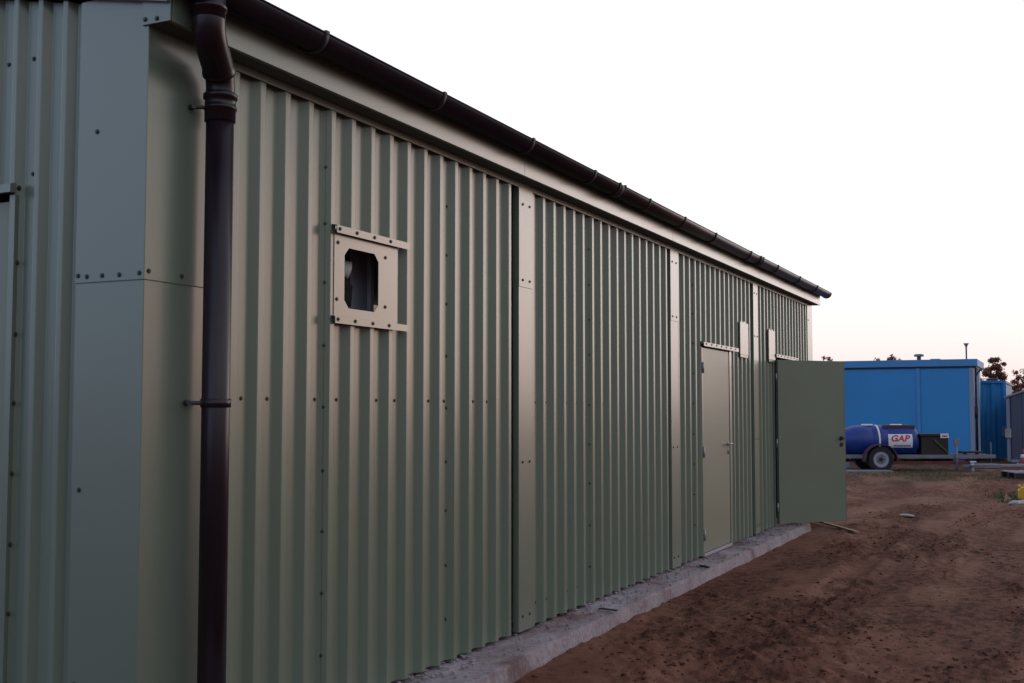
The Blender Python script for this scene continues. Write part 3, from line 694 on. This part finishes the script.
# grass tufts near the right edge and below the trailer
mb = MB()
def tufts(X, Y, h, n):
    Z = ground_h(X, Y)
    for x, y, z in zip(X, Y, Z):
        for _ in range(n):
            a = random.random()*6.28; l = h*(.5+random.random()); dx, dy = math.cos(a), math.sin(a); bx, by = x+random.gauss(0, .05), y+random.gauss(0, .05); wd = .006+.004*random.random()
            mb.add([(bx-dy*wd, by+dx*wd, z), (bx+dy*wd, by-dx*wd, z), (bx+dx*l*.35, by+dy*l*.35, z+l)], [(0, 1, 2)])
tufts(rng.normal(20.7, .4, 60), rng.normal(.62, .2, 60), .05, 10)
tufts(rng.uniform(25, 33, 500), rng.uniform(-3, 6, 500), .035, 6)
tufts(rng.uniform(26.2, 28, 260), rng.uniform(.8, 4.4, 260), .03, 7)
tag(mb.build('grass', 'grass'), 'sparse short grass tufts on the clay', kind='stuff')

# ------------------------------------------------------------------ water bowser trailer
RV = Vector((math.sin(PSI), -math.cos(PSI), 0))
VD = Vector((math.cos(PSI), math.sin(PSI), 0))
TP = Vector((28.43, 3.82, -.15))+VD*.6
tr = empty('bowser_trailer', TP, math.atan2(RV.y, RV.x)); tag(tr, 'small trailer carrying a royal blue water tank, parked in front of the blue cabin', 'trailer')
def tp(mb, name, m, par=None, bevel=0): return mb.build(name, m, par or tr, bevel)
# local: +x to the right along the trailer, -y towards the shed camera side, z up
mb = MB()
prof = [(-.93, .06), (-.915, .16), (-.86, .24), (-.72, .31), (-.55, .372), (-.42, .385), (-.2, .385), (-.19, .378), (-.16, .378), (-.15, .388), (.15, .388), (.16, .380), (.19, .380), (.20, .388), (.74, .388), (.82, .372), (.88, .335), (.92, .27), (.935, .15), (.935, .05)]
mb.tube([(x, 0, .72) for x, r in [(a_*1.03+.09, b_) for a_, b_ in prof]], [r for x, r in prof], 40); tank = tp(mb, 'tank', 'tank')
mb = MB(); mb.tube([(.035, 0, .72), (.037, 0, .72), (.078, 0, .72), (.08, 0, .72)], [.386, .393, .393, .386], 40, True); tp(mb, 'tank_strap', 'white')
for x in (-.13, .57):
    mb = MB(); mb.tube([(x, 0, 1.085), (x, 0, 1.125), (x, 0, 1.13)], [.14, .14, .12], 24); tp(mb, 'tank_lid', 'white')
mb = MB(); mb.box(.20, .95, -.24, .24, 1.02, 1.108); tp(mb, 'top_platform', 'maroon', None, .01)
# sign panel curved on the tank side
mb = MB(); n = 8
vs = []
for k in range(n+1):
    a = R(-24+48*k/n)+R(2); r = .3935
    for x in (.26, .84): vs.append((x, -r*math.cos(a), .72+r*math.sin(a)+.0))
mb.add(vs, [(2*k, 2*k+1, 2*k+3, 2*k+2) for k in range(n)]); sign = tp(mb, 'sign_panel', 'white')
s = sign.modifiers.new('t', 'SOLIDIFY'); s.thickness = .004
def text(body, size, loc, m, par, shear=.25, name='lettering', bend=None, sx=1):
    c = bpy.data.curves.new(name, 'FONT'); c.body = body; c.size = size; c.extrude = .003; c.shear = shear; c.offset = size*.03; c.align_x = 'LEFT'
    o = bpy.data.objects.new(name, c); COL.objects.link(o); bpy.context.view_layer.update()
    dg = bpy.context.evaluated_depsgraph_get(); me = bpy.data.meshes.new_from_object(o.evaluated_get(dg)); bpy.data.objects.remove(o)
    for v in me.vertices:
        x, y, z = v.co; x *= sx
        if bend:
            a = (loc[2]+y-.72)/bend; v.co = (loc[0]+x, -(bend+.004+z)*math.cos(a), .72+(bend+.004+z)*math.sin(a))
        else: v.co = (loc[0]+x, loc[1]-z, loc[2]+y)
    me.materials.clear(); me.materials.append(M[m]); ob = bpy.data.objects.new(name, me); COL.objects.link(ob); ob.parent = par; return ob
text('GAP', .205, (.305, 0, .725), 'red', sign, .28, bend=.3935, sx=1.12)
mb = MB()
x = .39
while x < .80:                                        # tiny illegible line of print
    wv = .018+.016*random.random(); a = (-.105)/.3935
    mb.box(x, x+wv, -.3935*math.cos(a)-.004, -.3935*math.cos(a)+.002, .60, .632); x += wv+.009
tp(mb, 'print_line', 'navy', sign)
# running gear
mb = MB()
mb.add([], []); 
def ringpart(par, name, m, y0, y1, ro, ri, seg=32, loc=(0, 0, .30), bev=0):
    mb = MB(); vs = []
    for (y, r) in ((y0, ro*.96), (y0+.02, ro), (y1-.02, ro), (y1, ro*.96), (y1, ri), (y0, ri)):
        for k in range(seg): vs.append((loc[0]+r*math.cos(2*math.pi*k/seg), loc[1]+y, loc[2]+r*math.sin(2*math.pi*k/seg)))
    fs = [((j % 6)*seg+k, (j % 6)*seg+(k+1) % seg, ((j+1) % 6)*seg+(k+1) % seg, ((j+1) % 6)*seg+k) for j in range(6) for k in range(seg)]
    mb.add(vs, fs, False); return mb.build(name, m, par)
for sy in (-1, 1):
    yw = -.64 if sy < 0 else .48
    wh = ringpart(tr, 'wheel', 'tyre', yw, yw+.16, .30, .19)
    ry = yw+.02 if sy < 0 else yw+.12
    rm = ringpart(wh, 'rim', 'rim', ry, ry+.03, .205, .12)
    mb = MB(); mb.tube([(0, ry+.01, .30), (0, ry+.035, .30)], .135, 28); mb.build('rim', 'galv', wh)
    mb = MB(); mb.tube([(0, ry-.02, .30), (0, ry+.02, .30)], [.04, .055], 20)
    for k in range(5):
        a = k*2*math.pi/5; mb.tube([(.085*math.cos(a), ry, .30+.085*math.sin(a)), (.085*math.cos(a), ry+.012, .30+.085*math.sin(a))], .012, 8)
    mb.build('hub', 'black', wh)
    mb = MB(); seg = 18                                 # mudguard arc
    arc = [(.40*math.cos(R(-8+196*k/seg)), .30+.37*math.sin(R(-8+196*k/seg))) for k in range(seg+1)]; arc2 = [(x*.93, .30+(z-.30)*.93) for x, z in arc][::-1]
    poly = arc+arc2; m = len(poly); y0, y1 = (yw-.02, yw+.20) if sy < 0 else (yw-.04, yw+.18)
    vs = [(x, y, z) for y in (y0, y1) for x, z in poly]; mb.add(vs, [(i, (i+1) % m, m+(i+1) % m, m+i) for i in range(m)]+[(i, i+1, m-2-i, m-1-i) for i in range(seg)]+[(m+i, m+m-1-i, m+m-2-i, m+i+1) for i in range(seg)])
    mb.build('mudguard', 'maroon', tr)
mb = MB(); mb.box(-.98, 2.85, -.34, -.27, .31, .40); mb.box(-.98, 2.85, .20, .27, .31, .40)
for x in (-.95, -.5, .45, .98, 1.62): mb.box(x, x+.06, -.268, .198, .32, .39)
tp(mb, 'chassis_frame', 'galv', None, .006)
mb = MB(); mb.box(-.2, .2, -.5, .5, .27, .33); tp(mb, 'axle', 'black')
XS = .12
_n0 = set(bpy.data.objects)
mb = MB(); mb.box(.95, 1.60, -.32, .24, .402, .84); eb = tp(mb, 'pump_box', 'black', None, .01)
mb = MB(); mb.box(.91, 1.62, -.35, .27, .841, .90); mb.build('box_lid', 'black', eb, .008)
mb = MB(); mb.box(1.40, 1.60, -.356, -.3505, .80, .905); stk = mb.build('sticker', 'white', eb)
mb = MB(); mb.box(1.44, 1.56, -.3585, -.3562, .825, .865); mb.build('sticker_mark', 'red', eb)
mb = MB(); mb.tube(smooth_path([(1.24, -.345, .76), (1.38, -.36, .62), (1.52, -.355, .50), (1.58, -.33, .42)], 5, .05), .016, 10); mb.build('hose', M['grass'], eb)
mb = MB(); mb.box(.15, 2.25, -.30, -.22, .17, .245); mb.box(.4, .46, -.29, -.23, .246, .309); mb.box(2.1, 2.16, -.29, -.23, .246, .309); tp(mb, 'lower_rail', 'rust', None, .005)
mb = MB(); mb.tube([(1.77, -.38, .02), (1.77, -.38, .62)], .026, 12); mb.prism([(1.70, .80), (1.70, .68), (1.745, .58), (1.795, .58), (1.84, .68), (1.84, .80), (1.80, .76), (1.74, .76)], -.40, -.36, lambda y, x, z: (x, y, z)); tp(mb, 'prop_stand', 'galv')
mb = MB(); mb.box(1.95, 2.50, -.20, .12, .43, .475); mb.tube([(2.05, -.1, .44), (2.16, -.1, .34)], .03, 10); mb.tube([(2.40, -.1, .44), (2.26, -.1, .30)], .03, 10); tp(mb, 'coupling', 'black')
mb = MB(); mb.tube([(2.16, -.33, .10), (2.16, -.30, .22)], [.07, .05], 16); mb.box(2.13, 2.20, -.36, -.31, .0, .14); tp(mb, 'jockey_foot', 'steel')
mb = MB(); mb.box(2.10, 2.24, -.37, -.345, .215, .25); tp(mb, 'lamp', 'white')
mb = MB(); mb.box(-.95, -.66, -.34, -.26, .08, .22); tp(mb, 'tail_box', 'galv', None, .02)
for _o in set(bpy.data.objects)-_n0:
    if _o.parent == tr and _o.name.split('.')[0] != 'tail_box': _o.location.x += XS
# pale slab under the wheel side
fl = empty('paving_board', (28.43, 3.82, 0), math.atan2(RV.y, RV.x))
COL.objects.unlink(fl); bpy.data.objects.remove(fl)
mb = MB(); mb.box(-1.15, .10, -.62, -.05, 0, .07); ob = mb.build('paving_board', 'galv', None, .01); ob.location = (28.43, 3.82, -.16); ob.rotation_euler = (0, 0, math.atan2(RV.y, RV.x)); tag(ob, 'long grey board lying on the ground in front of the trailer wheel', 'board')

# ------------------------------------------------------------------ blue site cabin
CX = 33.3; CY0, CY1 = 2.02, 9.4
cab = empty('site_cabin', (CX, CY0, -.15)); tag(cab, 'long flat-roofed blue site cabin behind the blue tank trailer', 'cabin')
CI = Matrix.Translation(-Vector(cab.location))
def cp_(mb, name, m, bevel=0, par=None):
    o = mb.build(name, m, par or cab, bevel)
    if par is None: o.matrix_parent_inverse = CI
    return o
mb = MB(); mb.box(CX, CX+3, CY0, CY1, .0, 2.50); cp_(mb, 'wall', 'blue')
mb = MB(); mb.box(CX-.06, CX+3.06, CY0-.10, CY1+.06, 2.505, 2.70); cp_(mb, 'roof_trim', 'bluetrim', .01)
mb = MB(); mb.box(CX-.03, CX+3.03, CY0-.06, CY1+.03, 2.465, 2.503); cp_(mb, 'soffit_strip', 'black')
for y in (3.40, 5.9, 8.3):
    mb = MB(); mb.box(CX-.035, CX-.001, y, y+.09, .0, 2.46); cp_(mb, 'joint_cover', 'bluetrim', .005)
mb = MB(); mb.box(CX-.02, CX-.001, CY0-.0, CY0+.12, .0, 2.46); cp_(mb, 'corner_post', 'pale', .004)
mb = MB(); mb.box(CX-.03, CX+.10, CY0-.13, CY0-.085, .05, 2.46); mb.box(CX-.03, CX+.0, CY0-.085, CY0-.06, .05, .12); cp_(mb, 'cable_trunking', 'pale', .004)
mb = MB(); mb.tube([(CX+.02, CY0-.045, .1), (CX+.02, CY0-.045, 2.46)], .028, 12); mb.tube([(CX+.02, CY0-.045, 1.1), (CX+.02, CY0-.045, 1.4)], .045, 12); cp_(mb, 'drain_pipe', 'black')
mb = MB(); mb.tube(smooth_path([(CX-.03, CY0-.05, 2.1), (CX-.02, CY0-.06, 2.30), (CX-.02, CY0-.20, 2.42), (CX+.3, CY0-.26, 2.44)], 6, .08), .022, 10); cp_(mb, 'cable_loop', 'black')
mb = MB(); mb.tube([(CX+.25, 3.44, 2.70), (CX+.25, 3.44, 2.80), (CX+.25, 3.44, 2.802), (CX+.25, 3.44, 2.85), (CX+.25, 3.44, 2.87)], [.055, .055, .13, .13, .09], 20); cp_(mb, 'roof_vent', 'galv')
mb = MB(); mb.tube([(CX+.4, 2.22, 2.70), (CX+.4, 2.22, 3.05), (CX+.4, 2.22, 3.10), (CX+.4, 2.22, 3.15)], [.02, .022, .045, .075], 14); cp_(mb, 'roof_vent', 'galv')
mb = MB(); mb.box(CX+.3, CX+.7, 2.9, 3.15, 2.70, 2.735); cp_(mb, 'roof_hatch', 'bluetrim')
for y in (2.3, 4.2, 6.2, 8.8):
    mb = MB(); mb.box(CX+.1, CX+.4, y, y+.3, -.17, -.002); cp_(mb, 'support_block', 'concrete')
# ------------------------------------------------------------------ second container
KX = 37.0
con = empty('shipping_container', (KX, 1.34, -.15)); tag(con, 'lower darker blue ribbed steel container to the right of the cabin', 'container')
KI = Matrix.Translation(-Vector(con.location))
def kp(mb, name, m, bevel=0):
    o = mb.build(name, m, con, bevel); o.matrix_parent_inverse = KI; return o
mb = MB(); pr = []; y = 1.46
while y < 3.85: pr += [(y, 0), (y+.06, .04), (y+.16, .04), (y+.22, 0), (y+.30, 0)]; y += .30
n = len(pr); mb.add([(KX+d, a, z) for z in (-.02, 2.10) for a, d in pr], [(i, i+1, n+i+1, n+i) for i in range(n-1)])
mb.box(KX+.08, KX+6, 1.40, 3.95, -.05, 2.12); kp(mb, 'wall', 'cont')
mb = MB(); mb.box(KX-.02, KX+.07, 1.36, 1.455, -.1, 2.14); mb.box(KX-.02, KX+.07, 3.97, 4.06, -.1, 2.14); mb.box(KX-.02, KX+.07, 1.456, 3.969, 2.11, 2.20); mb.box(KX-.02, KX+.07, 1.456, 3.969, -.12, -.03); kp(mb, 'frame', 'cont', .006)
mb = MB(); mb.box(KX+.071, KX+6, 1.37, 4.05, 2.125, 2.195); kp(mb, 'roof', 'cont')
mb = MB(); mb.tube([(KX+.1, 1.6, 2.18), (KX+.1, 1.6, 2.30)], .015, 8); mb.tube([(KX+.1, 1.6, 2.25), (KX+.1, 2.3, 2.25)], .012, 8); mb.tube([(KX+.1, 2.3, 2.18), (KX+.1, 2.3, 2.26)], .015, 8); kp(mb, 'roof_rail', 'galv')
mb = MB(); mb.box(KX-.05, KX-.001, 1.38, 1.50, .55, .84); kp(mb, 'meter_box', 'pale', .01)
mb = MB(); mb.tube([(34.6, 1.70, -.16), (34.6, 1.70, .42)], .014, 8); o = mb.build('marker_post', 'greylt'); tag(o, 'thin pale upright post in front of the darker blue container', 'post')
# ------------------------------------------------------------------ grey lean-to store
GX_ = 34.7
st = empty('grey_store', (GX_, 1.28, -.15)); tag(st, 'grey steel store with a sloping roof at the right edge', 'store')
SI = Matrix.Translation(-Vector(st.location))
def sp(mb, name, m, bevel=0):
    o = mb.build(name, m, st, bevel); o.matrix_parent_inverse = SI; return o
mb = MB(); pr = []; y = -2.2
while y < 1.27: pr += [(y, 0), (y+.02, .02), (y+.12, .02), (y+.14, 0)]; y += .28
pr = [q for q in pr if q[0] < 1.28]+[(1.28, 0)]
zt = lambda yy: 1.66+(1.28-yy)*.36 if yy > -.45 else 1.66+1.73*.36-(-.45-yy)*.36
n = len(pr); mb.add([(GX_+d, a, -.1) for a, d in pr]+[(GX_+d, a, zt(a)) for a, d in pr], [(i, i+1, n+i+1, n+i) for i in range(n-1)])
mb.add([(GX_, 1.28, -.1), (GX_+2.5, 1.28, -.1), (GX_+2.5, 1.28, 1.66), (GX_, 1.28, 1.66)], [(0, 1, 2, 3)])
mb.add([(GX_, -2.2, -.1), (GX_+2.5, -2.2, -.1), (GX_+2.5, -2.2, zt(-2.2)), (GX_, -2.2, zt(-2.2))], [(3, 2, 1, 0)])
sp(mb, 'wall', 'grey')
mb = MB()
for ya, yb in ((1.33, -.45), (-.45, -2.25)):
    za, zb = zt(ya) if ya != 1.33 else 1.645, zt(yb)
    mb.add([(GX_-.06, ya, za+.004), (GX_+2.56, ya, za+.004), (GX_+2.56, yb, zb+.004), (GX_-.06, yb, zb+.004), (GX_-.06, ya, za+.05), (GX_+2.56, ya, za+.05), (GX_+2.56, yb, zb+.05), (GX_-.06, yb, zb+.05)], [(0, 3, 2, 1), (4, 5, 6, 7), (0, 1, 5, 4), (2, 3, 7, 6), (1, 2, 6, 5), (3, 0, 4, 7)])
sp(mb, 'roof', 'greylt')
mb = MB(); mb.box(GX_-.03, GX_-.002, 1.20, 1.285, -.1, 1.64); sp(mb, 'corner_strip', 'pale')
mb = MB(); mb.box(GX_-.10, GX_-.031, 1.17, 1.33, .55, .80); sp(mb, 'meter_box', 'stone', .01)
mb = MB(); mb.box(GX_-.08, GX_-.004, -2.2, 1.19, -.12, -.05); sp(mb, 'sill', 'greylt')
# traffic cone
cn = empty('traffic_cone', (33.6, .83, -.16)); tag(cn, 'red traffic cone with a pale base in front of the grey store', 'cone')
mb = MB(); mb.tube([(0, 0, .05), (0, 0, .20)], [.14, .105], 20); mb.tube([(0, 0, .30), (0, 0, .44)], [.08, .03], 20); mb.build('cone_body', mat('red_cone_plastic', (.30, .05, .05), .5), cn)
mb = MB(); mb.tube([(0, 0, .20), (0, 0, .30)], [.107, .082], 20); mb.build('sleeve', 'white', cn)
mb = MB(); mb.box(-.19, .19, -.19, .19, 0, .05); mb.build('base', 'white', cn, .01)
# pallet lying at the right
pl = empty('wooden_pallet', (26.9, .42, gz(26.9, .42)+.0), R(-70)); tag(pl, 'weathered grey pallet lying on the ground at the right edge before the grey store', 'pallet')
for k in range(7):
    mb = MB(); mb.box(-.6+k*.172, -.6+k*.172+.12, -.5, .5, .12, .142); mb.build('slat', 'galv', pl)
for y in (-.48, -.05, .38):
    mb = MB(); mb.box(-.6, .56, y, y+.1, .0, .118); mb.build('bearer', 'black', pl)
# low debris behind the trailer's right end
for k, (px, py, sx, sy, h, m, lb) in enumerate(((31.2, 1.75, .4, .2, .11, 'galv', 'low grey block behind the end of the trailer frame'), (32.2, 1.30, .7, .3, .07, 'galv', 'flat grey slab left of the foot of the grey store'))):
    mb = MB(); mb.box(-sx, sx, -sy, sy, 0, h); o = mb.build('concrete_block' if k == 0 else 'paving_slab', m, None, .02); o.location = (px, py, gz(px, py)); o.rotation_euler = (0, 0, R(-62)); tag(o, lb, 'block' if k == 0 else 'slab')

# ------------------------------------------------------------------ trees far behind the cabins
def tree(x, y, h, wd, label, n=1500, seed=1, low=.35, leaf=.16):
    rr = random.Random(seed); t = empty('tree', (x, y, -.2)); tag(t, label, 'tree', 'trees far behind the cabins')
    mb = MB(); th = h*.55
    pts = [(0, 0, 0), (.1*rr.uniform(-1, 1), .1*rr.uniform(-1, 1), th*.5), (.2*rr.uniform(-1, 1), .2*rr.uniform(-1, 1), th), (.1, .1, h*.85)]
    mb.tube(pts, [h*.035, h*.027, h*.018, h*.006], 8)
    tips = []
    for k in range(9):
        z0 = th*rr.uniform(.5, 1.35); a = rr.random()*6.28; l = wd*rr.uniform(.5, .95)
        tip = (math.cos(a)*l, math.sin(a)*l, min(h*.93, z0+h*rr.uniform(.08, .3))); mb.tube([(0, 0, z0), (tip[0]*.5, tip[1]*.5, (z0+tip[2])/2+.05*h), tip], [h*.013, h*.009, h*.003], 6); tips.append(tip)
    tips += [(0, 0, h*.85), (.2*wd, -.2*wd, h*.9)]
    mb.build('trunk', 'bark', t)
    mb = MB()
    cl = []
    for tp_ in tips:
        for _ in range(4): cl.append((tp_[0]+rr.gauss(0, wd*.22), tp_[1]+rr.gauss(0, wd*.22), min(h, max(h*low, tp_[2]+rr.gauss(0, h*.07))), wd*rr.uniform(.12, .27)))
    for _ in range(n):
        c = rr.choice(cl); p = Vector((rr.gauss(0, 1), rr.gauss(0, 1), rr.gauss(0, .8)))*c[3]*.6+Vector(c[:3])
        u = Vector((rr.gauss(0, 1), rr.gauss(0, 1), rr.gauss(0, 1))).normalized(); v = u.orthogonal().normalized(); s = leaf*rr.uniform(.5, 1.3)
        mb.add([p-u*s, p-v*s*.6, p+u*s, p+v*s*.6], [(0, 1, 2, 3)])
    mb.build('crown', 'leaf', t)
tree(85, 11.05, 5.25, .95, 'small dull brown tree just showing above the blue cabin roof left of the roof vent', 2600, 2, .35, .08)
tree(85, 12.9, 4.85, .5, 'tiny treetop above the cabin roof, second from the left', 900, 5, .35, .08)
tree(85, 3.95, 4.95, .82, 'brown tree rising above the darker blue container, right of the cabin', 6500, 3, .3, .075)
tree(85, 1.95, 4.1, .9, 'tree at the right edge behind the grey store', 3500, 4, .3, .08)
tree(85, 15.0, 5.25, .5, 'treetop just showing above the open door', 1300, 6, .35, .08)
